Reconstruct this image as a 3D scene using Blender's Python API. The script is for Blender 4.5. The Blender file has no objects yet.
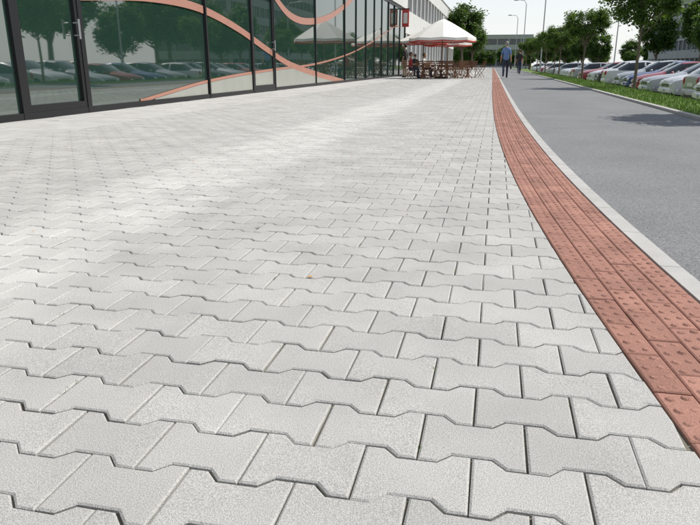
import bpy, math, random, bmesh
import numpy as np
from mathutils import Vector, Matrix
random.seed(7); rng=np.random.default_rng(7)
scene=bpy.context.scene
scene.view_settings.view_transform='Standard'
scene.view_settings.look='None'
scene.view_settings.exposure=0
R=math.radians
COL=scene.collection

# ------------------------------------------------------------ helpers
def mk(name,verts,faces,mats,fm=None,parent=None,smooth=False,loc=None,rot=None):
    me=bpy.data.meshes.new(name)
    me.from_pydata([tuple(v) for v in verts],[],faces)
    if not isinstance(mats,(list,tuple)): mats=[mats]
    for m in mats: me.materials.append(m)
    if fm is not None: me.polygons.foreach_set('material_index',fm)
    if smooth: me.polygons.foreach_set('use_smooth',[True]*len(me.polygons))
    me.update()
    o=bpy.data.objects.new(name,me); COL.objects.link(o)
    if parent: o.parent=parent
    if loc: o.location=loc
    if rot: o.rotation_euler=rot
    return o
def empty(name,loc=(0,0,0),rot=(0,0,0)):
    o=bpy.data.objects.new(name,None); COL.objects.link(o)
    o.location=loc; o.rotation_euler=rot; o.empty_display_size=.2
    return o
class MB:
    def __init__(s): s.v=[];s.f=[];s.m=[]
    def add(s,v,f,m=0):
        n=len(s.v); s.v+=[tuple(p) for p in v]; s.f+=[tuple(i+n for i in q) for q in f]; s.m+=[m]*len(f)
    def box(s,x0,x1,y0,y1,z0,z1,m=0):
        s.add([(x0,y0,z0),(x1,y0,z0),(x1,y1,z0),(x0,y1,z0),(x0,y0,z1),(x1,y0,z1),(x1,y1,z1),(x0,y1,z1)],
              [(0,3,2,1),(4,5,6,7),(0,1,5,4),(1,2,6,5),(2,3,7,6),(3,0,4,7)],m)
    def tube(s,pts,rad,n=8,m=0,caps=True):
        pts=[Vector(p) for p in pts]; vs=[];fs=[]
        for i,p in enumerate(pts):
            d=(pts[min(i+1,len(pts)-1)]-pts[max(i-1,0)]).normalized()
            a=d.cross(Vector((0,0,1)) if abs(d.z)<.9 else Vector((1,0,0))).normalized(); b=d.cross(a)
            r=rad[i] if isinstance(rad,(list,tuple)) else rad
            for k in range(n):
                t=2*math.pi*k/n; vs.append(p+a*r*math.cos(t)+b*r*math.sin(t))
        for i in range(len(pts)-1):
            for k in range(n):
                k2=(k+1)%n; fs.append((i*n+k,i*n+k2,(i+1)*n+k2,(i+1)*n+k))
        if caps:
            fs.append(tuple(range(n-1,-1,-1))); fs.append(tuple((len(pts)-1)*n+k for k in range(n)))
        s.add(vs,fs,m)
    def ell(s,c,r,nu=12,nv=8,m=0,fn=None):
        vs=[];fs=[]
        for j in range(nv+1):
            ph=math.pi*j/nv
            for i in range(nu):
                th=2*math.pi*i/nu
                p=Vector((math.sin(ph)*math.cos(th),math.sin(ph)*math.sin(th),math.cos(ph)))
                if fn: p=fn(p)
                vs.append((c[0]+r[0]*p.x,c[1]+r[1]*p.y,c[2]+r[2]*p.z))
        for j in range(nv):
            for i in range(nu):
                i2=(i+1)%nu; fs.append((j*nu+i,(j+1)*nu+i,(j+1)*nu+i2,j*nu+i2))
        s.add(vs,fs,m)
    def obj(s,name,mats,parent=None,smooth=False,**k): return mk(name,s.v,s.f,mats,s.m,parent,smooth,**k)

def mat(name,color,rough=.7,metal=0,spec=None,ior=None,coat=0,var=0,vscale=5,bump=0,bscale=50,island=0,fine=0,fscale=400,detail=4):
    m=bpy.data.materials.new(name); m.use_nodes=True; nt=m.node_tree; N=nt.nodes; L=nt.links
    b=N['Principled BSDF']; b.inputs['Roughness'].default_value=rough; b.inputs['Metallic'].default_value=metal
    b.inputs['Base Color'].default_value=(*color,1)
    if spec is not None: b.inputs['Specular IOR Level'].default_value=spec
    if ior: b.inputs['IOR'].default_value=ior
    if coat: b.inputs['Coat Weight'].default_value=coat
    geo=N.new('ShaderNodeNewGeometry')
    cur=None
    def mul(cur,facsock,amp):
        mr=N.new('ShaderNodeMapRange'); mr.inputs['To Min'].default_value=1-amp; mr.inputs['To Max'].default_value=1+amp
        L.new(facsock,mr.inputs['Value'])
        vm=N.new('ShaderNodeVectorMath'); vm.operation='SCALE'
        if cur is None:
            vm.inputs[0].default_value=color
        else: L.new(cur,vm.inputs[0])
        L.new(mr.outputs[0],vm.inputs['Scale']); return vm.outputs[0]
    def noise(sc,det=4,lo=.3,hi=.7):
        n=N.new('ShaderNodeTexNoise'); n.inputs['Scale'].default_value=sc; n.inputs['Detail'].default_value=det
        L.new(geo.outputs['Position'],n.inputs['Vector'])
        mr=N.new('ShaderNodeMapRange'); mr.inputs['From Min'].default_value=lo; mr.inputs['From Max'].default_value=hi
        L.new(n.outputs['Fac'],mr.inputs['Value']); return mr.outputs[0]
    if var: cur=mul(cur,noise(vscale,detail),var)
    if fine: cur=mul(cur,noise(fscale,1),fine)
    if island: cur=mul(cur,geo.outputs['Random Per Island'],island)
    if cur is not None: L.new(cur,b.inputs['Base Color'])
    if bump:
        bp=N.new('ShaderNodeBump'); bp.inputs['Strength'].default_value=bump; bp.inputs['Distance'].default_value=.002
        L.new(noise(bscale,1),bp.inputs['Height']); L.new(bp.outputs[0],b.inputs['Normal'])
    return m

# ------------------------------------------------------------ materials
M={}
M['paver']=mat('concrete_paver',(.425,.42,.398),.9,spec=.25,var=.09,vscale=3.5,fine=.30,fscale=420,island=.07,bump=.35,bscale=480,detail=5)
# sunlight reflected off the glass facade, painted into the paver colour as lighter band
def reflected_sun_band(m):
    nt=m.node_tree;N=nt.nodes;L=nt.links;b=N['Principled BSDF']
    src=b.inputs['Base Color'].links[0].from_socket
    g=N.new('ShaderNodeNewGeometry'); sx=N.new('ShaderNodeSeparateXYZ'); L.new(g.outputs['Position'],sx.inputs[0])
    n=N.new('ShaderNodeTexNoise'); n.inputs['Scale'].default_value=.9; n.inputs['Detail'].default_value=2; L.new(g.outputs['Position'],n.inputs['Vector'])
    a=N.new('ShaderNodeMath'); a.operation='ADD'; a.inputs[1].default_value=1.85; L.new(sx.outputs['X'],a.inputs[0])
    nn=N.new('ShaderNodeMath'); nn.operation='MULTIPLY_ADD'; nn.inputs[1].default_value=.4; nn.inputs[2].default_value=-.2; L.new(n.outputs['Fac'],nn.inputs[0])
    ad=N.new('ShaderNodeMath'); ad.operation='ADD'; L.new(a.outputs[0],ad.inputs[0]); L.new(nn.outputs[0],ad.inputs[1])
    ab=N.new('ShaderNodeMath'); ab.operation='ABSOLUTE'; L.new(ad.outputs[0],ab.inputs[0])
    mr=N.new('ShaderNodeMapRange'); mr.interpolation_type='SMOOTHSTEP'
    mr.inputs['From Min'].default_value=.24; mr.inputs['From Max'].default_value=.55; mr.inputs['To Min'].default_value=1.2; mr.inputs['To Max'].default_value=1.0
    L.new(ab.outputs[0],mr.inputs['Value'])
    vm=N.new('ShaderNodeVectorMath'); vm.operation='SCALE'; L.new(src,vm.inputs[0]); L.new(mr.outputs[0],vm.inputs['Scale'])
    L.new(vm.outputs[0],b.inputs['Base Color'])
reflected_sun_band(M['paver'])
M['joint']=mat('joint_sand',(.15,.138,.105),.95,var=.4,vscale=9)
M['slab']=mat('light_concrete_slab',(.45,.443,.425),.85,var=.1,vscale=4,fine=.12,fscale=250,island=.05)
M['red']=mat('red_tactile_paver',(.335,.175,.135),.9,spec=.2,var=.16,vscale=5,fine=.22,fscale=300,island=.12)
M['kerb']=mat('kerb_concrete',(.42,.41,.39),.85,var=.1,vscale=6,fine=.12,fscale=300,island=.05)
M['asphalt']=mat('worn_asphalt',(.20,.203,.205),.95,spec=.2,var=.09,vscale=1.2,fine=.36,fscale=150)
M['lot']=mat('parking_asphalt',(.13,.13,.132),.9,var=.15,vscale=1)
M['paint']=mat('road_paint',(.7,.7,.68),.7)
M['grass']=mat('grass_ground',(.12,.19,.035),.95,var=.35,vscale=2.5,fine=.4,fscale=40)
M['blade']=mat('grass_blade',(.17,.28,.045),.7,island=.4)
M['bark']=mat('bark',(.15,.12,.09),.9,var=.25,vscale=20)
M['glass']=mat('tinted_glass',(.02,.048,.036),.02,spec=.9,ior=2.15)
M['frame']=mat('dark_frame',(.018,.018,.02),.4,metal=.3)
M['film_s']=mat('salmon_window_film',(.43,.21,.155),.35,var=.05,vscale=3)
M['film_w']=mat('frosted_window_film',(.36,.37,.33),.3,var=.06,vscale=2)
M['alu']=mat('aluminium',(.6,.6,.6),.35,metal=.9)
M['white_wall']=mat('white_wall',(.62,.62,.60),.8,var=.06,vscale=1)
M['grey_wall']=mat('grey_panel_wall',(.36,.37,.38),.8,var=.08,vscale=.6)
M['win']=mat('building_window',(.03,.04,.05),.08,spec=.7)
M['canvas']=mat('canvas_cream',(.80,.78,.72),.85)
M['redcloth']=mat('red_canvas',(.5,.06,.05),.8)
M['wood']=mat('brown_wood',(.19,.085,.04),.55,var=.25,vscale=12)
M['dark']=mat('dark_plastic',(.02,.02,.02),.6)
M['tyre']=mat('tyre_rubber',(.02,.02,.02),.85)
M['chrome']=mat('wheel_alloy',(.5,.5,.5),.3,metal=.8)
M['lamp']=mat('headlamp',(.55,.58,.6),.08,spec=.8)
M['tail']=mat('tail_lamp',(.35,.02,.02),.15)
M['carglass']=mat('car_glass',(.012,.016,.018),.03,spec=.8)
M['steel']=mat('galvanised_steel',(.42,.43,.44),.45,metal=.6)
M['skin']=mat('skin',(.5,.29,.2),.6)
M['hair']=mat('hair_brown',(.06,.035,.02),.7)
M['hairg']=mat('hair_grey',(.28,.26,.24),.7)
def leafmat(name,c):
    m=mat(name,c,.55,island=.5,spec=.4)
    nt=m.node_tree;N=nt.nodes;L=nt.links;b=N['Principled BSDF']
    t=N.new('ShaderNodeBsdfTranslucent'); t.inputs[0].default_value=(c[0]*2.6,c[1]*2.4,c[2]*.9,1)
    mx=N.new('ShaderNodeMixShader'); mx.inputs[0].default_value=.36
    L.new(b.outputs[0],mx.inputs[1]);L.new(t.outputs[0],mx.inputs[2]);L.new(mx.outputs[0],N['Material Output'].inputs[0])
    return m
M['leaf']=leafmat('linden_leaf',(.055,.105,.022))
M['leaf2']=leafmat('tree_leaf',(.048,.095,.022))

# ------------------------------------------------------------ path edge line (world metres)
def xl(y):
    if y<0: return .597-.184*y
    return .557*math.exp(-y/3.14)+.04-.007*y
YEND=160
RW=.336; KW=.075; NC=4; CW=RW/NC; AR=2.65
def paver_xmax(y): return xl(y)-.002
XSL=-4.6   # edge of slab strip in front of the facade

# ------------------------------------------------------------ interlocking pavers
LW,P,A=.2,.139,.0135
def inset(poly,d):
    n=len(poly); out=[]
    for i in range(n):
        p0=poly[i-1];p=poly[i];p1=poly[(i+1)%n]
        e0=(p[0]-p0[0],p[1]-p0[1]);e1=(p1[0]-p[0],p1[1]-p[1])
        l0=math.hypot(*e0) or 1e-9;l1=math.hypot(*e1) or 1e-9
        n0=(-e0[1]/l0,e0[0]/l0);n1=(-e1[1]/l1,e1[0]/l1)
        bx,by=n0[0]+n1[0],n0[1]+n1[1]; k=1+n0[0]*n1[0]+n0[1]*n1[1]
        if k<.3:k=.3
        out.append((p[0]+bx*d/k,p[1]+by*d/k))
    return out
hp,hm=P/2+A,P/2-A
OUT=[(-.1,-hp),(-.063,-hp),(-.037,-hm),(.037,-hm),(.063,-hp),(.1,-hp),(.1,hp),(.063,hp),(.037,hm),(-.037,hm),(-.063,hp),(-.1,hp)]
def clipx(poly,fx):
    out=[];n=len(poly)
    for i in range(n):
        a=poly[i];b=poly[(i+1)%n]; da=fx(a[1])-a[0]; db=fx(b[1])-b[0]
        if da>=0: out.append(a)
        if (da>=0)!=(db>=0):
            t=da/(da-db); out.append((a[0]+(b[0]-a[0])*t,a[1]+(b[1]-a[1])*t))
    res=[]
    for p in out:
        if not res or math.hypot(p[0]-res[-1][0],p[1]-res[-1][1])>.002: res.append(p)
    if len(res)>1 and math.hypot(res[0][0]-res[-1][0],res[0][1]-res[-1][1])<=.002: res.pop()
    return res
def area(p): return .5*sum(p[i-1][0]*p[i][1]-p[i][0]*p[i-1][1] for i in range(len(p)))
V=[];F=[]
def add_tile(poly,cx,cy,fine,z=0.0):
    o=inset(poly,.0019)
    rx,ry=random.gauss(0,.004),random.gauss(0,.004); dz=z+random.gauss(0,.0005)
    n=len(o); b=len(V)
    def Z(p): return dz+(p[0]-cx)*rx+(p[1]-cy)*ry
    if fine:
        t=inset(poly,.0058)
        V.extend((p[0],p[1],-.011) for p in o); V.extend((p[0],p[1],Z(p)-.0026) for p in o); V.extend((p[0],p[1],Z(p)) for p in t)
        for k in range(2):
            for i in range(n):
                j=(i+1)%n; F.append((b+k*n+i,b+k*n+j,b+(k+1)*n+j,b+(k+1)*n+i))
        F.append(tuple(b+2*n+i for i in range(n)))
    else:
        t=inset(poly,.0045)
        V.extend((p[0],p[1],-.010) for p in o); V.extend((p[0],p[1],Z(p)) for p in t)
        for i in range(n):
            j=(i+1)%n; F.append((b+i,b+j,b+n+j,b+n+i))
        F.append(tuple(b+n+i for i in range(n)))
row=0; y=-2.5
while y<YEND:
    off=.1*(row%2)
    fine=y<14
    i0=int((XSL-off)/LW)-1
    x=off+i0*LW
    xm=xl(y)
    while x-.1<xm+.1:
        jx=random.gauss(0,.0008); jy=random.gauss(0,.0008); th=random.gauss(0,.005)
        c,s=math.cos(th),math.sin(th)
        poly=[(x+jx+p[0]*c-p[1]*s,y+jy+p[0]*s+p[1]*c) for p in OUT]
        if x+.1>xm-.05: poly=clipx(poly,paver_xmax)
        if x-.1<XSL+.02:
            poly=[(-p[0],p[1]) for p in poly][::-1]; poly=clipx(poly,lambda yy:-XSL); poly=[(-p[0],p[1]) for p in poly][::-1]
        if len(poly)>=3 and area(poly)>.0012: add_tile(poly,x,y,fine)
        x+=LW
    y+=P; row+=1
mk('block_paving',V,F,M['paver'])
ys=[-2.6+i*.2 for i in range(int((14+2.6)/.2))]+[14+i*2 for i in range(int((YEND-14)/2)+1)]
b=MB(); v=[];f=[]
for i,yy in enumerate(ys):
    v+= [(XSL-.02,yy,-.0085),(xl(yy)+RW,yy,-.0085)]
    if i: k=2*i; f.append((k-2,k-1,k+1,k))
b.add(v,f); b.obj('joint_filling',M['joint'])

# slab strip by facade
V=[];F=[]
yy=-10.0
while yy<YEND:
    x=XSL
    for k in range(3):
        w=.46; x1=x-w
        poly=[(x1,yy),(x,yy),(x,yy+.5),(x1,yy+.5)]
        if x1>-6.0-.05: add_tile(poly,x-.23,yy+.25,yy<14,.001)
        x=x1
    yy+=.5
mk('slab_paving',V,F,M['slab'])
mk('slab_joint_filling',[(-6.1,-10,-.0105),(XSL,-10,-.0105),(XSL,YEND,-.0105),(-6.1,YEND,-.0105)],[(0,1,2,3)],M['joint'])

# tactile strip
V=[];F=[]
yy=-2.6
def Q(off,y): return (xl(y)+off,y)
tb=MB()
while yy<YEND:
    far=yy>20
    L_=.2 if not far else .4
    for c in range(NC):
        o0=c*CW; sh=(.1 if c%2 and not far else 0)
        y0=yy+sh
        poly=[Q(o0,y0),Q(o0+CW,y0),Q(o0+CW,y0+L_),Q(o0,y0+L_)]
        add_tile(poly,poly[0][0]+CW/2,y0+.1,not far,.001)
        if yy<28:
            for bb in range(int(L_/.05)):
                for a in range(2):
                    cx,cy=Q(o0+.024+.036*a,y0+.018+.05*bb+.012*a)
                    n=8; r0,r1=.013,.007
                    hh=.0035*random.uniform(.5,1.1)
                    vs=[(cx+r0*math.cos(t*math.pi/4),cy+r0*math.sin(t*math.pi/4),.0) for t in range(n)]+[(cx+r1*math.cos(t*math.pi/4),cy+r1*math.sin(t*math.pi/4),.001+hh) for t in range(n)]
                    tb.add(vs,[(i,(i+1)%n,n+(i+1)%n,n+i) for i in range(n)]+[tuple(n+i for i in range(n))])
    yy+=L_
n0=len(V); V+=tb.v; F+=[tuple(i+n0 for i in q) for q in tb.f]
mk('tactile_paving_strip',V,F,M['red'])
b=MB(); yy=-2.6
while yy<YEND:
    L_=1.0 if yy>6 else .5; g=.004
    a0=yy; a1=yy+L_-g
    p=[Q(RW+.003,a0),Q(RW+KW,a0),Q(RW+KW,a1),Q(RW+.003,a1)]
    vs=[(q[0],q[1],-.08) for q in p]+[(q[0],q[1],.004) for q in p]
    b.add(vs,[(4,5,6,7),(0,1,5,4),(1,2,6,5),(2,3,7,6),(3,0,4,7)])
    yy+=L_
b.obj('concrete_kerb',M['kerb'])
v=[];f=[]
for i,yy in enumerate(ys):
    v+=[(xl(yy)+RW+KW-.01,yy,-.004),(AR,yy,-.004)]
    if i: k=2*i; f.append((k-2,k-1,k+1,k))
mk('asphalt_path',v,f,M['asphalt'])
b=MB(); yy=-2.6
while yy<YEND:
    b.box(AR,AR+.09,yy,yy+.994,-.1,.035); yy+=1.0
b.obj('verge_kerb',M['kerb'])

# ground
mk('ground',[(-700,-500,-.78),(700,-500,-.78),(700,900,-.78),(-700,900,-.78)],[(0,1,2,3)],M['grass'])
mk('ground_foundation',[(-40,-30,-.03),(AR,-30,-.03),(AR,YEND,-.03),(-40,YEND,-.03),(-40,YEND,-.8),(AR,YEND,-.8)],[(0,1,2,3),(3,2,5,4)],M['joint'])
LZ=-.62
prof=[(AR+.09,.02),(3.4,.03),(3.9,-.01),(4.4,-.18),(5.3,LZ+.03),(5.5,LZ-.03)]
v=[];f=[]
yy=-30; i=0
while yy<=YEND:
    for (px,pz) in prof: v.append((px,yy,pz+random.uniform(-.012,.012)))
    if i:
        for k in range(len(prof)-1):
            a=(i-1)*len(prof)+k; c=i*len(prof)+k; f.append((a,a+1,c+1,c))
    i+=1; yy+=1
mk('grass_verge',v,f,M['grass'],smooth=True)
mk('parking_lot',[(5.5,-30,LZ),(23,-30,LZ),(23,YEND,LZ),(5.5,YEND,LZ)],[(0,1,2,3)],M['lot'])
b=MB(); b.box(5.4,5.52,-30,YEND,-.9,LZ+.1); b.obj('parking_kerb',M['kerb'])
b=MB()
for i in range(60):
    yy=-8+i*2.6
    b.add([(5.7,yy,LZ+.004),(10.6,yy,LZ+.004),(10.6,yy+.1,LZ+.004),(5.7,yy+.1,LZ+.004)],[(0,1,2,3)])
b.obj('parking_marking',M['paint'])
vs=[];fs=[]
for i in range(30000):
    yy=6+ (random.random()**1.6)*50
    x=AR+.1+random.random()**1.2*1.7
    z=np.interp(x,[p[0] for p in prof],[p[1] for p in prof])-.01
    h=random.uniform(.03,.085)*(1+.8*(random.random()<.06)); w=random.uniform(.004,.009)*(1+yy/18)
    a=random.uniform(0,6.28); lx,ly=random.gauss(0,.03),random.gauss(0,.03)
    k=len(vs); vs+=[(x-w*math.cos(a),yy-w*math.sin(a),z),(x+w*math.cos(a),yy+w*math.sin(a),z),(x+lx,yy+ly,z+h)]; fs.append((k,k+1,k+2))
mk('grass_blades',vs,fs,M['blade'])
vs=[];fs=[]
for i in range(420):
    rowi=random.randint(0,110); yy=-2.5+rowi*P
    if yy<.4: continue
    x=random.uniform(-4,.4)
    jx=round((x-.1*(rowi%2))/LW)*LW+.1*(rowi%2)+.1
    cx,cy=jx+random.gauss(0,.002),yy+random.uniform(-.06,.06)
    if cx>xl(cy)-.02: continue
    for k in range(random.randint(3,9)):
        a=random.uniform(0,6.28); l=random.uniform(.003,.011); px,py=cx+random.gauss(0,.002),cy+random.gauss(0,.008)
        n=len(vs); vs+=[(px-.0015,py,-.01),(px+.0015,py,-.01),(px+l*math.cos(a),py+l*math.sin(a),random.uniform(.0,.006))]; fs.append((n,n+1,n+2))
mk('joint_weeds',vs,fs,M['blade'])
M['dry']=mat('dry_leaf',(.45,.22,.05),.7,island=.5)
vs=[];fs=[]
for i in range(90):
    cx=random.uniform(-4.3,.2);cy=random.uniform(1.2,14); s=random.uniform(.004,.009);a=random.uniform(0,6.28)
    n=len(vs)
    for t,rr in ((0,1.5),(1.2,.7),(2.4,.8),(3.4,1.1),(4.6,.7)):
        vs.append((cx+s*rr*math.cos(a+t),cy+s*rr*math.sin(a+t),.003+random.random()*.004))
    fs.append(tuple(range(n,n+5)))
mk('fallen_leaves',vs,fs,M['dry'])

# ------------------------------------------------------------ glass storefront
bld=empty('glass_storefront_building')
FX=-6.0; FH=4.0
b=MB(); b.box(-22,-6.2,-20,44,0,5.6); b.obj('body',M['dark'],bld)
b=MB(); b.box(-22.2,-5.9,-20.2,44.2,FH+.1,5.75); b.obj('fascia',M['white_wall'],bld)
mull=[7.47-4.37*k for k in range(6,0,-1)]+[7.47,8.88,13.25,15.9,17.6,21.9,26.3,28.5,30.7,32.85,35,37.2,39.4,41.6,44]
b=MB()
for y_ in mull:
    w=.028 if y_ not in (7.47,8.88) else .05
    b.box(FX-.1,FX+.03,y_-w,y_+w,.0,FH+.098)
for a,c in zip(mull[:-1],mull[1:]):
    b.box(FX-.09,FX+.025,a+.05,c-.05,.0,.09)
    b.box(FX-.09,FX+.025,a+.05,c-.05,FH-.06,FH+.09)
    if abs(a-7.47)<.01 or abs(a-15.9)<.01:
        b.box(FX-.085,FX+.02,a+.051,a+.12,.091,FH-.061)
        b.box(FX-.085,FX+.02,c-.12,c-.051,.091,FH-.061)
        b.box(FX-.085,FX+.02,a+.121,c-.121,2.35,2.44)
        b.box(FX-.085,FX+.02,a+.121,c-.121,.091,.18)
b.obj('mullions',M['frame'],bld)
b=MB()
for a,c in zip(mull[:-1],mull[1:]):
    t=random.gauss(0,.002); t2=random.gauss(0,.002)
    b.add([(FX-.02,a,.05),(FX-.02+t*3,c,.05),(FX-.02+t*3+t2*3,c,FH),(FX-.02+t2*3,a,FH)],[(0,1,2,3)])
b.obj('glass_panes',M['glass'],bld)
for hy in (8.72,17.40):
    b=MB(); b.tube([(FX+.1,hy,1.05),(FX+.1,hy,1.32)],.016); b.tube([(FX+.01,hy,1.1),(FX+.1,hy,1.1)],.01); b.tube([(FX+.01,hy,1.27),(FX+.1,hy,1.27)],.01)
    b.obj('door_handle',M['alu'],bld)
def catmull(pts,n=14):
    out=[]
    P_=[pts[0]]+list(pts)+[pts[-1]]
    for i in range(1,len(P_)-2):
        for k in range(n):
            t=k/n; p0,p1,p2,p3=[np.array(q,float) for q in P_[i-1:i+3]]
            out.append(.5*((2*p1)+(-p0+p2)*t+(2*p0-5*p1+4*p2-p3)*t*t+(-p0+3*p1-3*p2+p3)*t**3))
    out.append(np.array(pts[-1],float)); return out
def blocked(y): return any(abs(y-m)<.03 for m in mull) 
def film(name,top,bot,y0,y1,mt,x):
    v=[];f=[]
    n=int((y1-y0)/.04)
    for i in range(n+1):
        yy=y0+i*(y1-y0)/n
        t=max(top(yy),.092);bo=max(bot(yy),.092)
        t=min(t,FH-.07);bo=min(bo,FH-.07)
        v+=[(x,yy,bo),(x,yy,t)]
        if i and not blocked(yy) and t-bo>.005: k=2*i; f.append((k-2,k,k+1,k-1))
    mk(name,v,f,mt,parent=bld)
def crv(pts):
    c=catmull(pts); X=[p[0] for p in c];Y=[p[1] for p in c]
    return lambda y:float(np.interp(y,X,Y))
up=crv([(8.95,1.66),(11,1.82),(13,1.80),(15,1.52),(17,1.10),(19,.72),(22,.40),(25,.15),(28,-.1),(32,-.3)])
lo=crv([(10.5,.10),(11.5,.20),(13,.34),(15,.46),(18,.58),(22,.72),(27,1.1),(32,1.7),(40,2.9)])
film('film_curve_upper',lambda y:up(y)+.07,lambda y:up(y)-.07-.05*(y-9)/20,8.95,30,M['film_s'],FX-.005)
film('film_curve_lower',lambda y:lo(y)+.03,lambda y:lo(y)-.03,10.4,42,M['film_s'],FX-.008)
film('film_frosted',lambda y:min(lo(y)-.035,up(y)-.05 if y>19 else 9),lambda y:.092,10.9,34,M['film_w'],FX-.0065)
th=crv([(15.8,3.6),(18,2.4),(20,2.0),(23,2.2),(26,2.8),(30,3.9)])
film('film_curve_high',lambda y:th(y)+.1,lambda y:th(y)-.1,16,30,M['film_s'],FX-.0095)
sg=empty('projecting_shop_sign')
b=MB(); b.box(-5.86,-5.45,41.5,41.62,2.9,3.9,0); b.box(-5.96,-5.43,41.53,41.59,3.9,3.96,1); b.box(-5.78,-5.53,41.48,41.499,3.1,3.7,2)
b.obj('sign_panel',[M['redcloth'],M['frame'],M['canvas']],sg)

# ------------------------------------------------------------ slab buildings
def slab_building(name,x0,x1,y0,y1,z0,h,floors,bay,wm,sp=.45,piers=True):
    e=empty(name); fh=h/floors
    b=MB(); b.box(x0+.25,x1-.25,y0+.25,y1-.25,z0,z0+h-.1); b.obj('windows',M['win'],e)
    b=MB()
    for i in range(floors+1):
        za=z0+i*fh-(fh*sp/2 if i else 0); zb=z0+i*fh+fh*sp/2
        if i==floors: zb=z0+h+.5
        b.box(x0,x1,y0,y1,za,zb)
    b.obj('spandrels',wm,e)
    b=MB()
    n=int((y1-y0)/bay)
    for i in range(n+1):
        yy=y0+i*(y1-y0-.5)/n
        for (xa,xb) in ((x0+.03,x0+.3),(x1-.3,x1-.03)):
            for j in range(floors):
                b.box(xa,xb,yy+.03,yy+.47,z0+j*fh+fh*sp/2,z0+(j+1)*fh-fh*sp/2)
        for (xa,xb) in ((x0+.1,x0+.27),(x1-.27,x1-.1)):
            for j in range(floors):
                b.box(xa,xb,yy+bay/2+.15,yy+bay/2+.25,z0+j*fh+fh*sp/2,z0+(j+1)*fh-fh*sp/2)
    n=int((x1-x0)/bay)
    for i in range(n+1):
        xx=x0+i*(x1-x0-.5)/n
        for (ya,yb) in ((y0+.03,y0+.3),(y1-.3,y1-.03)):
            for j in range(floors):
                if xx<x1-1: b.box(xx+.31,xx+.6,ya,yb,z0+j*fh+fh*sp/2,z0+(j+1)*fh-fh*sp/2)
    b.obj('piers',wm,e)
    b=MB(); b.box(x0+2,x0+5,y0+6,y0+12,z0+h+.5,z0+h+2.6); b.box(x0-.08,x1+.08,y0-.08,y1+.08,z0+h+.5,z0+h+.62); b.obj('roof_parts',M['grey_wall'],e)
    return e
slab_building('white_commercial_building',-24,-7.6,50,118,0,8.2,2,3.4,M['white_wall'])
slab_building('office_building',33,47,110,162,-.7,19,6,3.0,M['grey_wall'])
slab_building('office_building',38,52,-20,38,-.7,16,5,3.0,M['grey_wall'])
slab_building('distant_building',-30,12,250,268,-.7,11,3,4,M['grey_wall'])

# ------------------------------------------------------------ trees
def tree_meshes(tag,h,trunk_h,cr,ch,nclump,nleaf,leaf,lm,tr=.07,flat=1.0,seed=1,clr=None):
    rg=np.random.default_rng(seed)
    cz=trunk_h+ch/2*.96
    b=MB()
    b.tube([(0,0,-.05),(.02,.01,trunk_h*.5),(-.02,.02,trunk_h),(0,0,cz+ch*.2)],[tr*1.25,tr,tr*.85,tr*.3],10)
    cl=[]
    for i in range(nclump):
        u=rg.normal(size=3);u/=np.linalg.norm(u); r=rg.uniform(.35,1)**.5*.86
        c=np.array([u[0]*cr*r,u[1]*cr*r,cz+u[2]*ch/2*r*(1 if u[2]>0 else .85)])
        cl.append((c,rg.uniform(.16,.34)*cr*(clr or 1)))
    for c,_ in cl[::max(1,nclump//16)]:
        s=Vector((0,0,rg.uniform(trunk_h*.85,cz))); e=Vector(c); mid=(s+e)/2+Vector((0,0,-.08*cr)); 
        b.tube([s,mid,e],[tr*.5,tr*.3,tr*.1],5)
    trunk=bpy.data.meshes.new(tag+'_trunk'); trunk.from_pydata(b.v,[],b.f); trunk.materials.append(M['bark'])
    per=nleaf//nclump; C=[]
    for c,rad in cl:
        d=rg.normal(size=(per,3)); d/=np.linalg.norm(d,axis=1)[:,None]
        rr=rg.uniform(0,1,per)**.45*rad*(1+.25*rg.normal(size=per))
        C.append(c+d*rr[:,None]*np.array([1,1,.8*flat]))
    C=np.concatenate(C); n=len(C)
    nrm=rg.normal(size=(n,3)); nrm[:,2]=np.abs(nrm[:,2])+.4; nrm/=np.linalg.norm(nrm,axis=1)[:,None]
    t=rg.normal(size=(n,3)); a=np.cross(nrm,t); a/=np.linalg.norm(a,axis=1)[:,None]; bb=np.cross(nrm,a)
    s=leaf*rg.uniform(.6,1.25,n)[:,None]
    v=np.stack([C-a*s,C-bb*s*.6,C+a*s,C+bb*s*.6],1).reshape(-1,3)
    f=np.arange(4*n).reshape(-1,4)
    me=bpy.data.meshes.new(tag+'_foliage'); me.from_pydata(v.tolist(),[],f.tolist()); me.materials.append(lm)
    return trunk,me
def plant(name,ms,loc,rz,sc=1):
    e=empty(name,loc,(0,0,rz)); e.scale=(sc,sc,sc)
    for nm,me in zip(('trunk','foliage'),ms):
        o=bpy.data.objects.new(nm,me); COL.objects.link(o); o.parent=e
    return e
lind=[tree_meshes('linden%d'%i,3,1.75,1.15,1.75,46,11000,.048,M['leaf'],.042,seed=3+i) for i in range(3)]
big=[tree_meshes('big%d'%i,9,2.6,3.1,6.8,80,12000,.17,M['leaf2'],.2,seed=20+i) for i in range(2)]
for i,(yy,xx,sc) in enumerate([(10.6,4.3,.95),(22,4.2,1.04),(35.3,4.2,1.04),(48.5,4.2,1.0),(55,4.4,.95),(62,4.2,1.1),(75,4.2,1.1),(88,4.1,1.15),(101,4.1,1.2),(-3,4.3,1)]):
    plant('linden_tree',lind[i%3],(xx,yy,-.1),i*1.7,sc)
for i,(xx,yy,sc) in enumerate([(-5.4,104,1.05),(-4.6,126,.9),(24,38,1.0),(25,52,1.15),(24,60,.8),(25,72,1.2),(24,84,.9),(26,96,1.1),(25,22,1.1),(24,112,1),(12.5,92,.62),(13,112,.7),(12,128,.8),(10,145,.8),(31,45,1.3),(32,62,1.25),(31,80,1.35),(32,97,1.2),(30,30,1.2)]):
    plant('broadleaf_tree',big[i%2],(xx,yy,-.75 if xx>5 else 0),i*2.1,sc)
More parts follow.
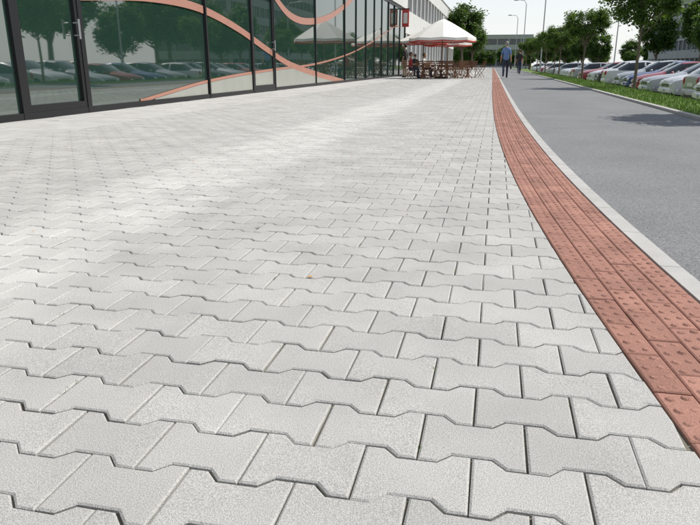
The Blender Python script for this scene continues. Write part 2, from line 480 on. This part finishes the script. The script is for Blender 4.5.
tm=empty('distant_trees')
for i in range(26):
    xx=-22+i*3.4+random.uniform(-1,1); yy=185+random.uniform(-12,25)
    for nm,me in zip(('trunk','foliage'),big[i%2]):
        o=bpy.data.objects.new(nm,me); COL.objects.link(o); o.parent=tm; o.location=(xx,yy,-1.2); o.rotation_euler=(0,0,i*1.3); s=random.uniform(.55,.9); o.scale=(s*1.2,s*1.2,s)

# ------------------------------------------------------------ cars
def carpaint(name,c): return mat(name,c,.35,metal=.1,coat=.45)
CP=[carpaint('car_paint_white',(.62,.63,.64)),carpaint('car_paint_silver',(.36,.38,.40)),carpaint('car_paint_red',(.28,.025,.03)),
    carpaint('car_paint_blue',(.03,.06,.20)),carpaint('car_paint_dark',(.04,.045,.05)),carpaint('car_paint_green',(.05,.12,.09))]
hatch=[(-2.06,.72,.32,.48,.66,.58,.71),(-1.98,.82,.22,.52,.76,.67,.81),(-1.6,.86,.19,.55,.85,.70,.92),(-1.06,.87,.19,.6,.93,.73,1.0),
 (-.92,.87,.19,.6,.94,.70,1.06),(-.28,.87,.19,.6,.95,.60,1.41),(.28,.87,.19,.6,.96,.60,1.465),(.36,.87,.19,.6,.965,.60,1.465),(1.1,.87,.19,.6,.98,.59,1.43),(1.22,.87,.19,.6,.985,.585,1.41),
 (1.62,.86,.2,.6,1.0,.56,1.30),(1.95,.84,.22,.6,.98,.68,1.05),(2.05,.80,.26,.52,.88,.68,.96)]
sedan=[(-2.2,.72,.32,.48,.64,.58,.69),(-2.12,.82,.22,.52,.73,.66,.78),(-1.7,.86,.19,.55,.82,.68,.88),(-1.0,.87,.19,.6,.91,.70,.97),
 (-.84,.87,.19,.6,.92,.69,1.03),(-.22,.87,.19,.6,.94,.60,1.37),(.28,.87,.19,.6,.95,.60,1.42),(.36,.87,.19,.6,.95,.60,1.42),(.95,.87,.19,.6,.96,.58,1.38),(1.05,.87,.19,.6,.96,.58,1.36),
 (1.6,.86,.2,.6,.97,.64,1.05),(2.1,.82,.22,.6,.94,.62,.99),(2.22,.76,.26,.52,.84,.60,.88)]
def carmesh(tag,st,paint):
    b=MB(); secs=[]
    for (x,w,zl,zm,zb,rw,rz) in st:
        half=[(0,zl),(w*.88,zl),(w*.98,zl+.1),(w,zm),(w*.965,zb),(rw,rz-.045),(rw*.8,rz),(0,rz+.015)]
        secs.append([(x,y,z) for y,z in half]+[(x,-y,z) for y,z in half[-2:0:-1]])
    n=len(secs[0]); 
    for i in range(len(secs)-1):
        vs=secs[i]+secs[i+1]
        for k in range(n):
            k2=(k+1)%n; kk=min(k,n-1-k)
            mi=0
            if kk==4 and 4<=i<=(10 if st is hatch else 9) and i!=6: mi=1
            if i==4 and kk in(5,6): mi=1
            if st is hatch and i==10 and kk in (5,6): mi=1
            if st is sedan and i==9 and kk in (5,6): mi=1
            if kk in(0,1) : mi=2
            b.add([vs[k],vs[k2],vs[n+k2],vs[n+k]],[(0,3,2,1)],mi)
    b.add(secs[0],[tuple(range(n))],0); b.add(secs[-1],[tuple(range(n-1,-1,-1))],0)
    me=bpy.data.meshes.new(tag+'_body'); me.from_pydata(b.v,[],b.f)
    for m in (paint,M['carglass'],M['dark']): me.materials.append(m)
    me.polygons.foreach_set('material_index',b.m)
    bm=bmesh.new(); bm.from_mesh(me); bmesh.ops.remove_doubles(bm,verts=bm.verts,dist=.0005); bmesh.ops.recalc_face_normals(bm,faces=bm.faces)
    for f in bm.faces: f.smooth=True
    for e in bm.edges:
        if len(e.link_faces)==2 and e.calc_face_angle(0)>R(38): e.smooth=False
    bm.to_mesh(me); bm.free()
    d=MB(); xf,xr=st[0][0],st[-1][0]; wx=(xf+.76,xr-.78)
    for x in wx:
        for s in (-1,1):
            d.tube([(x,s*.60,.31),(x,s*.865,.31)],[.31,.31],20,0)
            d.tube([(x,s*.80,.335),(x,s*.872,.335)],[.37,.37],20,1)
            d.tube([(x,s*.865,.31),(x,s*.885,.31)],[.305,.29],20,0)
            d.tube([(x,s*.884,.31),(x,s*.892,.31)],[.19,.17],14,2)
            for k in range(5):
                t=k*1.2566; d.tube([(x,s*.893,.31),(x+.17*math.cos(t),s*.893,.31+.17*math.sin(t))],.018,4,2)
    for s in (-1,1):
        d.ell((xf+.06,s*.60,.63),(.11,.15,.07),12,8,3)
        d.ell((xr-.03,s*.68,.82),(.07,.09,.14),10,6,4)
        d.ell((-.72,s*.95,1.0),(.07,.10,.065),8,6,5)
        d.box(-.45,1.0,*sorted((s*.866,s*.876)),.52,.56,1)
        d.box(-.05,.08,*sorted((s*.862,s*.874)),.86,.885,2); d.box(.85,.98,*sorted((s*.862,s*.874)),.88,.905,2)
        d.box(-.262,-.250,*sorted((s*.860,s*.872)),.30,.9,1); d.box(.312,.324,*sorted((s*.860,s*.872)),.30,.9,1)
    d.box(xf-.015,xf+.05,-.40,.40,.56,.65,1); d.box(xf-.02,xf-.0155,-.40,.40,.60,.612,2)
    d.tube([(xf+.26,-.80,.43),(xf+.04,-.66,.43),(xf-.02,0,.43),(xf+.04,.66,.43),(xf+.26,.80,.43)],.10,10,5)
    d.box(xf-.05,xf+.1,-.55,.55,.24,.335,1); d.box(xf-.135,xf-.118,-.26,.26,.39,.49,6)
    d.tube([(xr-.26,-.80,.46),(xr-.05,-.70,.46),(xr+.01,0,.46),(xr-.05,.70,.46),(xr-.26,.80,.46)],.11,10,5)
    d.box(xr-.06,xr+.05,-.6,.6,.25,.345,1); d.box(xr-.01,xr+.02,-.26,.26,.66,.77,6); d.box(xr-.03,xr+.012,-.62,.62,.60,.615,1)
    me2=bpy.data.meshes.new(tag+'_details'); me2.from_pydata(d.v,[],d.f)
    for m in (M['tyre'],M['dark'],M['chrome'],M['lamp'],M['tail'],paint,M['paint']): me2.materials.append(m)
    me2.polygons.foreach_set('material_index',d.m)
    return me,me2
cm={}
def car(x,y,rz,ci,kind,z=LZ+.004,sc=1):
    key=(ci,kind)
    if key not in cm: cm[key]=carmesh('car%d%d'%key,hatch if kind==0 else sedan,CP[ci])
    e=empty('parked_car',(x,y,z),(0,0,rz)); e.scale=(sc,sc,sc)
    for nm,me in zip(('body','trim_and_wheels'),cm[key]):
        o=bpy.data.objects.new(nm,me); COL.objects.link(o); o.parent=e
cols=[(1,0),(0,0),(1,1),(2,0),(3,1),(1,0),(0,1),(4,0),(0,0),(1,1),(2,1),(1,0),(0,0),(3,0),(4,1),(1,1),(0,0)]
i=0
yy=-5.3
while yy<118:
    if random.random()>.08 or 20<yy<60:
        ci,kd=cols[(i*5+2)%17] if not 22<yy<50 else cols[int((yy-22)/2.6)%17]
        car(8.1+random.uniform(-.25,.25),yy,random.uniform(-.05,.05)+(math.pi if i%6==5 else 0),ci,kd,sc=random.uniform(.96,1.06))
    yy+=2.6; i+=1
yy=0
while yy<110:
    if random.random()>.2:
        ci,kd=random.choice(cols); car(17.5+random.uniform(-.3,.3),yy,math.pi+random.uniform(-.05,.05),ci,kd)
    yy+=2.6

# ------------------------------------------------------------ people
def cloth(n,c): return mat(n,c,.85,var=.1,vscale=15)
def figure(name,loc,rz,pose,shirt,pants,shoe,hair,scale=1,bag=False):
    e=empty(name,loc,(0,0,rz)); e.scale=(scale,)*3
    S=pose=='sit'
    J={}
    pz=.50 if S else .93
    def j(n,p,r): J[n]=(Vector(p),r)
    j('pel',(0,0,pz),.135);j('sp',(0,-.01,pz+.2),.125);j('ch',(0,.0,pz+.4),.14);j('nk',(0,.0,pz+.54),.055);j('hd',(0,.015,pz+.62),.055)
    E=[('pel','sp','shirt'),('sp','ch','shirt'),('ch','nk','shirt'),('nk','hd','skin')]
    for s,t in ((-1,'l'),(1,'r')):
        ph=s if pose=='walk' else 0
        j('sh'+t,(s*.165,0,pz+.47),.062); E.append(('ch','sh'+t,'shirt'))
        if S: el=(s*.23,.06,pz+.22); wr=(s*.15,.28,pz+.24)
        else: el=(s*.225,-.03-.07*ph,pz+.19); wr=(s*.24,.03-.13*ph,pz-.05)
        j('el'+t,el,.042);j('wr'+t,wr,.028); E+=[('sh'+t,'el'+t,'shirt'),('el'+t,'wr'+t,'skin')]
        d=(Vector(wr)-Vector(el)).normalized(); 
        if not S: d=(d+Vector((0,.1,-.3))).normalized()
        side=Vector((0,1,0)) if not S else Vector((1,0,0))
        palm=Vector(wr)+d*.07; j('pa'+t,palm,.03); E.append(('wr'+t,'pa'+t,'skin'))
        for q,(o,l) in enumerate(((-.027,.065),(-.009,.078),(.009,.072),(.026,.058))):
            a=palm+side*o+d*.02; j('f%d'%q+t,a,.009); m=a+d*l*.5; j('g%d'%q+t,m,.0085); m2=m+(d+Vector((-s*.5,0,0))).normalized()*l*.5; j('h%d'%q+t,m2,.007)
            E+=[('pa'+t,'f%d'%q+t,'skin'),('f%d'%q+t,'g%d'%q+t,'skin'),('g%d'%q+t,'h%d'%q+t,'skin')]
        th1=Vector(wr)+d*.035+side*.03; th2=th1+d*.045+side*.02; j('t1'+t,th1,.011); j('t2'+t,th2,.009); E+=[('wr'+t,'t1'+t,'skin'),('t1'+t,'t2'+t,'skin')]
        j('hp'+t,(s*.085,0,pz-.03),.095)
        if S: kn=(s*.11,.43,pz+.0); an=(s*.12,.42,.08); toe=(s*.13,.58,.035)
        else:
            kn=(s*.09,.03+.13*ph,.50+.01*abs(ph)); an=(s*.09,-.02+.25*ph-(0.12 if ph<0 else 0),.09+(.09 if ph<0 else 0)); toe=(s*.10,an[1]+.15,an[2]-.055-(.02 if ph<0 else 0))
        j('kn'+t,kn,.068);j('an'+t,an,.047);j('to'+t,toe,.034)
        heel=(an[0],an[1]-.03,an[2]-.05); j('he'+t,heel,.035)
        E+=[('pel','hp'+t,'pants'),('hp'+t,'kn'+t,'pants'),('kn'+t,'an'+t,'pants'),('an'+t,'to'+t,'shoe'),('an'+t,'he'+t,'shoe')]
    names=list(J); idx={n:i for i,n in enumerate(names)}
    me=bpy.data.meshes.new('tmp'); me.from_pydata([J[n][0] for n in names],[(idx[a],idx[c]) for a,c,_ in E],[])
    o=bpy.data.objects.new('tmp',me); COL.objects.link(o)
    md=o.modifiers.new('s','SKIN'); 
    sv=me.skin_vertices[0].data
    for n in names:
        r=J[n][1]; sv[idx[n]].radius=(r,r); sv[idx[n]].use_root=(n=='pel')
    for n in ('pel','sp','ch'): sv[idx[n]].radius=(J[n][1]*1.15,J[n][1]*.8)
    sb=o.modifiers.new('b','SUBSURF'); sb.levels=1; sb.render_levels=1
    bpy.context.view_layer.update(); dg=bpy.context.evaluated_depsgraph_get()
    m2=bpy.data.meshes.new_from_object(o.evaluated_get(dg)); bpy.data.objects.remove(o)
    m2.materials.clear()
    ms={'shirt':0,'pants':1,'skin':2,'shoe':3}
    for m in (shirt,pants,M['skin'],shoe): m2.materials.append(m)
    for p in m2.polygons:
        c=p.center; best=9;bm_=0
        for a,c2,k in E:
            A_=J[a][0];B_=J[c2][0];d=B_-A_;t=max(0,min(1,(c-A_).dot(d)/max(d.length_squared,1e-9)))
            dd=(c-(A_+d*t)).length-.6*(J[a][1]*(1-t)+J[c2][1]*t)
            if dd<best: best=dd;bm_=ms[k]
        if bm_<2 and not S and abs(c.z-pz)<.25 and math.hypot(c.x,c.y)<.19: bm_=0 if c.z>pz-.03 else 1
        p.material_index=bm_; p.use_smooth=True
    ob=bpy.data.objects.new('body',m2); COL.objects.link(ob); ob.parent=e
    hz=pz+.715; h=MB()
    def hf(p):
        q=p.copy()
        if q.z<0: q.x*=1-.25*(-q.z); q.y=q.y*(1-.12*(-q.z))+(.08 if q.y>0 else 0)
        return q
    h.ell((0,.02,hz),(.076,.097,.118),16,12,0,hf)
    h.ell((0,.125,hz-.012),(.013,.020,.022),8,6,0); h.ell((0,.108,hz-.055),(.026,.012,.008),8,4,2)
    for s in (-1,1):
        h.ell((s*.078,.01,hz-.005),(.010,.02,.03),8,6,0); h.ell((s*.03,.108,hz+.012),(.012,.008,.007),8,4,3)
    def hr(p):
        q=p.copy()
        if q.y>.25 and q.z<.45: q.y=.25
        if q.z<-.55: q.z=-.55
        return q
    h.ell((0,.005,hz+.012),(.086,.105,.123),16,12,1,hr)
    h.obj('head',[M['skin'],hair,M['redcloth'],M['dark']],e,True)
    if bag:
        g=MB(); g.box(.22,.30,-.18,.14,.45,.74,0); g.tube([(.26,-.1,.74),(.26,-.07,.86),(.26,.04,.86),(.26,.08,.74)],.008,6,0); g.obj('carried_bag',M['dark'],e)
    return e
blue=cloth('blue_shirt',(.15,.24,.45)); navy=cloth('dark_trousers',(.035,.045,.08)); shoe=cloth('shoes',(.03,.025,.02)); redc=cloth('red_top',(.4,.05,.05)); whc=cloth('white_top',(.65,.65,.62)); blk=cloth('black_top',(.03,.03,.03)); beige=cloth('beige_trousers',(.35,.28,.2))
figure('walking_man',(.42,35.6,0),0,'walk',blue,navy,shoe,M['hairg'],1.04,bag=True)
figure('walking_woman',(1.55,50,0),.1,'walk',blk,navy,shoe,M['hair'],.98)
figure('walking_person',(2.1,66,0),3.1,'walk',redc,navy,shoe,M['hair'],1)
figure('standing_person',(-4.9,36.2,0),1.2,'stand',blk,beige,shoe,M['hair'],1)

# ------------------------------------------------------------ terrace
def chair(x,y,rz):
    b=MB()
    for sx in (-.2,.2):
        b.tube([(sx,-.2,0),(sx,.16,.45)],.014,6); b.tube([(sx,.2,0),(sx,-.17,.45),(sx,-.27,.9)],.016,6)
        b.tube([(sx,-.2,.64),(sx,.2,.62),(sx,.18,.45)],.014,6)
    for k in range(5): b.box(-.2,.2,-.17+k*.075,-.11+k*.075,.44,.46)
    for k in range(4): b.box(-.2,.2,-.235-k*.02,-.215-k*.02,.54+k*.09,.60+k*.09)
    b.obj('wooden_chair',M['wood'],loc=(x,y,0),rot=(0,0,rz))
def table(x,y):
    b=MB(); b.tube([(0,0,.72),(0,0,.75)],.42,24); b.tube([(0,0,0),(0,0,.72)],.03,8)
    for k in range(4):
        t=k*math.pi/2+.4; b.tube([(0,0,.12),(.32*math.cos(t),.32*math.sin(t),.015)],.02,6)
    b.obj('cafe_table',M['wood'],loc=(x,y,0))
def parasol(x,y,rim=2.05,top=2.95,hw=1.75,rz=.1):
    e=empty('cafe_parasol',(x,y,0),(0,0,rz))
    b=MB(); n=8; N_=4
    ring=[]
    for r_i in range(N_+1):
        fr=r_i/N_
        for k in range(n*2):
            t=2*math.pi*k/(n*2); rr=hw*1.06*fr*(1 if k%2==0 else .955)
            z=top-(top-rim)*(fr**1.12)-(.04*fr*(k%2))
            ring.append((rr*math.cos(t),rr*math.sin(t),z))
    m=n*2
    fs=[]
    for r_i in range(N_):
        for k in range(m):
            k2=(k+1)%m; fs.append((r_i*m+k,(r_i+1)*m+k,(r_i+1)*m+k2,r_i*m+k2))
    b.add(ring,fs,0)
    rim_=ring[-m:]
    v=rim_+[(p[0]*1.005,p[1]*1.005,p[2]-.13) for p in rim_]+[(p[0]*1.008,p[1]*1.008,p[2]-.19) for p in rim_]
    b.add(v,[(k,m+k,m+(k+1)%m,(k+1)%m) for k in range(m)],0)
    b.add(v,[(m+k,2*m+k,2*m+(k+1)%m,m+(k+1)%m) for k in range(m)],1)
    b.ell((0,0,top+.04),(.06,.06,.08),8,6,0)
    b.obj('canopy',[M['canvas'],M['redcloth']],e)
    b=MB(); b.tube([(0,0,0),(0,0,top)],.03,10)
    for k in range(n):
        t=2*math.pi*k/n; b.tube([(0,0,top-.12),(hw*1.04*math.cos(t),hw*1.04*math.sin(t),rim-.01)],.012,5)
        b.tube([(0,0,rim-.15),(hw*.5*math.cos(t),hw*.5*math.sin(t),(top+rim)/2-.03)],.01,5)
    b.obj('pole_and_ribs',M['wood'],e)
    b=MB(); b.box(-.35,.35,-.35,.35,.0,.08); b.tube([(0,0,.08),(0,0,.4)],.05,10); b.obj('base',M['dark'],e)
parasol(-2.85,35.2,2.0,2.95,1.62); parasol(-4.6,42.5,2.1,2.8,1.5,.3); parasol(-3.4,47,2.1,2.9,1.6,.5)
for (tx,ty) in ((-3.7,34.3),(-2.1,34.9),(-3.3,36.8),(-1.6,37.5),(-4.6,39.5),(-3,41),(-4.6,43.5),(-2.4,44.5)):
    table(tx,ty)
    for k in range(4):
        t=k*math.pi/2+random.uniform(-.3,.3)+.5; chair(tx+.72*math.cos(t),ty+.72*math.sin(t),t+math.pi/2+random.uniform(-.2,.2))
def seated(tx,ty,t,sh):
    x,y=tx+.66*math.cos(t),ty+.66*math.sin(t)
    figure('seated_guest',(x,y,0),t+math.pi/2,'sit',sh,navy,shoe,M['hair'],.97)
seated(-3.7,34.3,3.4,redc); seated(-3.3,36.8,3.0,whc); seated(-4.6,39.5,4.6,blk)

# ------------------------------------------------------------ street lamps
def lamp(x,y,h,arm=1.2,z=0):
    e=empty('street_lamp',(x,y,z))
    b=MB(); b.tube([(0,0,0),(0,0,1.0),(0,0,1.02),(0,0,h*.95),(-arm*.25,0,h),(-arm,0,h+.1)],[.09,.09,.065,.05,.04,.035],10); b.tube([(0,0,0),(0,0,.05)],.16,12); b.obj('pole',M['steel'],e)
    b=MB(); b.ell((-arm-.3,0,h+.09),(.38,.14,.09),12,6,0); b.obj('lantern',M['steel'],e)
lamp(4.0,66,7.2,1.0); lamp(3.2,92,8.6,1.0); lamp(2.9,118,8.5,1.0); lamp(12,40,7,1.2,LZ); lamp(12,75,8,1.2,LZ)

# ------------------------------------------------------------ light, world, camera
elev=R(50); az=math.atan2(.80,.50)
d=Vector((math.sin(az)*math.cos(elev),math.cos(az)*math.cos(elev),math.sin(elev)))
sl=bpy.data.lights.new('sun','SUN'); sl.energy=4.5; sl.angle=R(.53); sl.color=(1,.955,.885)
so=bpy.data.objects.new('sun',sl); COL.objects.link(so); so.rotation_euler=d.to_track_quat('Z','Y').to_euler(); so.location=(0,0,30)
w=bpy.data.worlds.new('World'); scene.world=w; w.use_nodes=True; nt=w.node_tree
sky=nt.nodes.new('ShaderNodeTexSky'); sky.sky_type='NISHITA'; sky.sun_disc=False; sky.sun_elevation=elev; sky.sun_rotation=az
sky.air_density=1.0; sky.dust_density=1.0; sky.ozone_density=1.0
# thin white summer haze, denser towards the horizon
tc=nt.nodes.new('ShaderNodeTexCoord'); sx=nt.nodes.new('ShaderNodeSeparateXYZ'); nt.links.new(tc.outputs['Generated'],sx.inputs[0])
mr=nt.nodes.new('ShaderNodeMapRange'); mr.inputs['From Min'].default_value=0; mr.inputs['From Max'].default_value=.6; mr.inputs['To Min'].default_value=.85; mr.inputs['To Max'].default_value=.2
nt.links.new(sx.outputs['Z'],mr.inputs['Value'])
mx=nt.nodes.new('ShaderNodeMix'); mx.data_type='RGBA'; nt.links.new(mr.outputs[0],mx.inputs['Factor']); nt.links.new(sky.outputs[0],mx.inputs[6]); mx.inputs[7].default_value=(8.2,8.4,8.5,1)
bg=nt.nodes['Background']; bg.inputs[1].default_value=.12; nt.links.new(mx.outputs[2],bg.inputs[0])
cam=bpy.data.cameras.new('camera'); co=bpy.data.objects.new('camera',cam); COL.objects.link(co); scene.camera=co
cam.sensor_width=36; cam.lens=640/700*36; cam.clip_end=2000; cam.clip_start=.05
co.location=(0,0,.70); co.rotation_euler=(R(90-17.2),0,R(12.4))
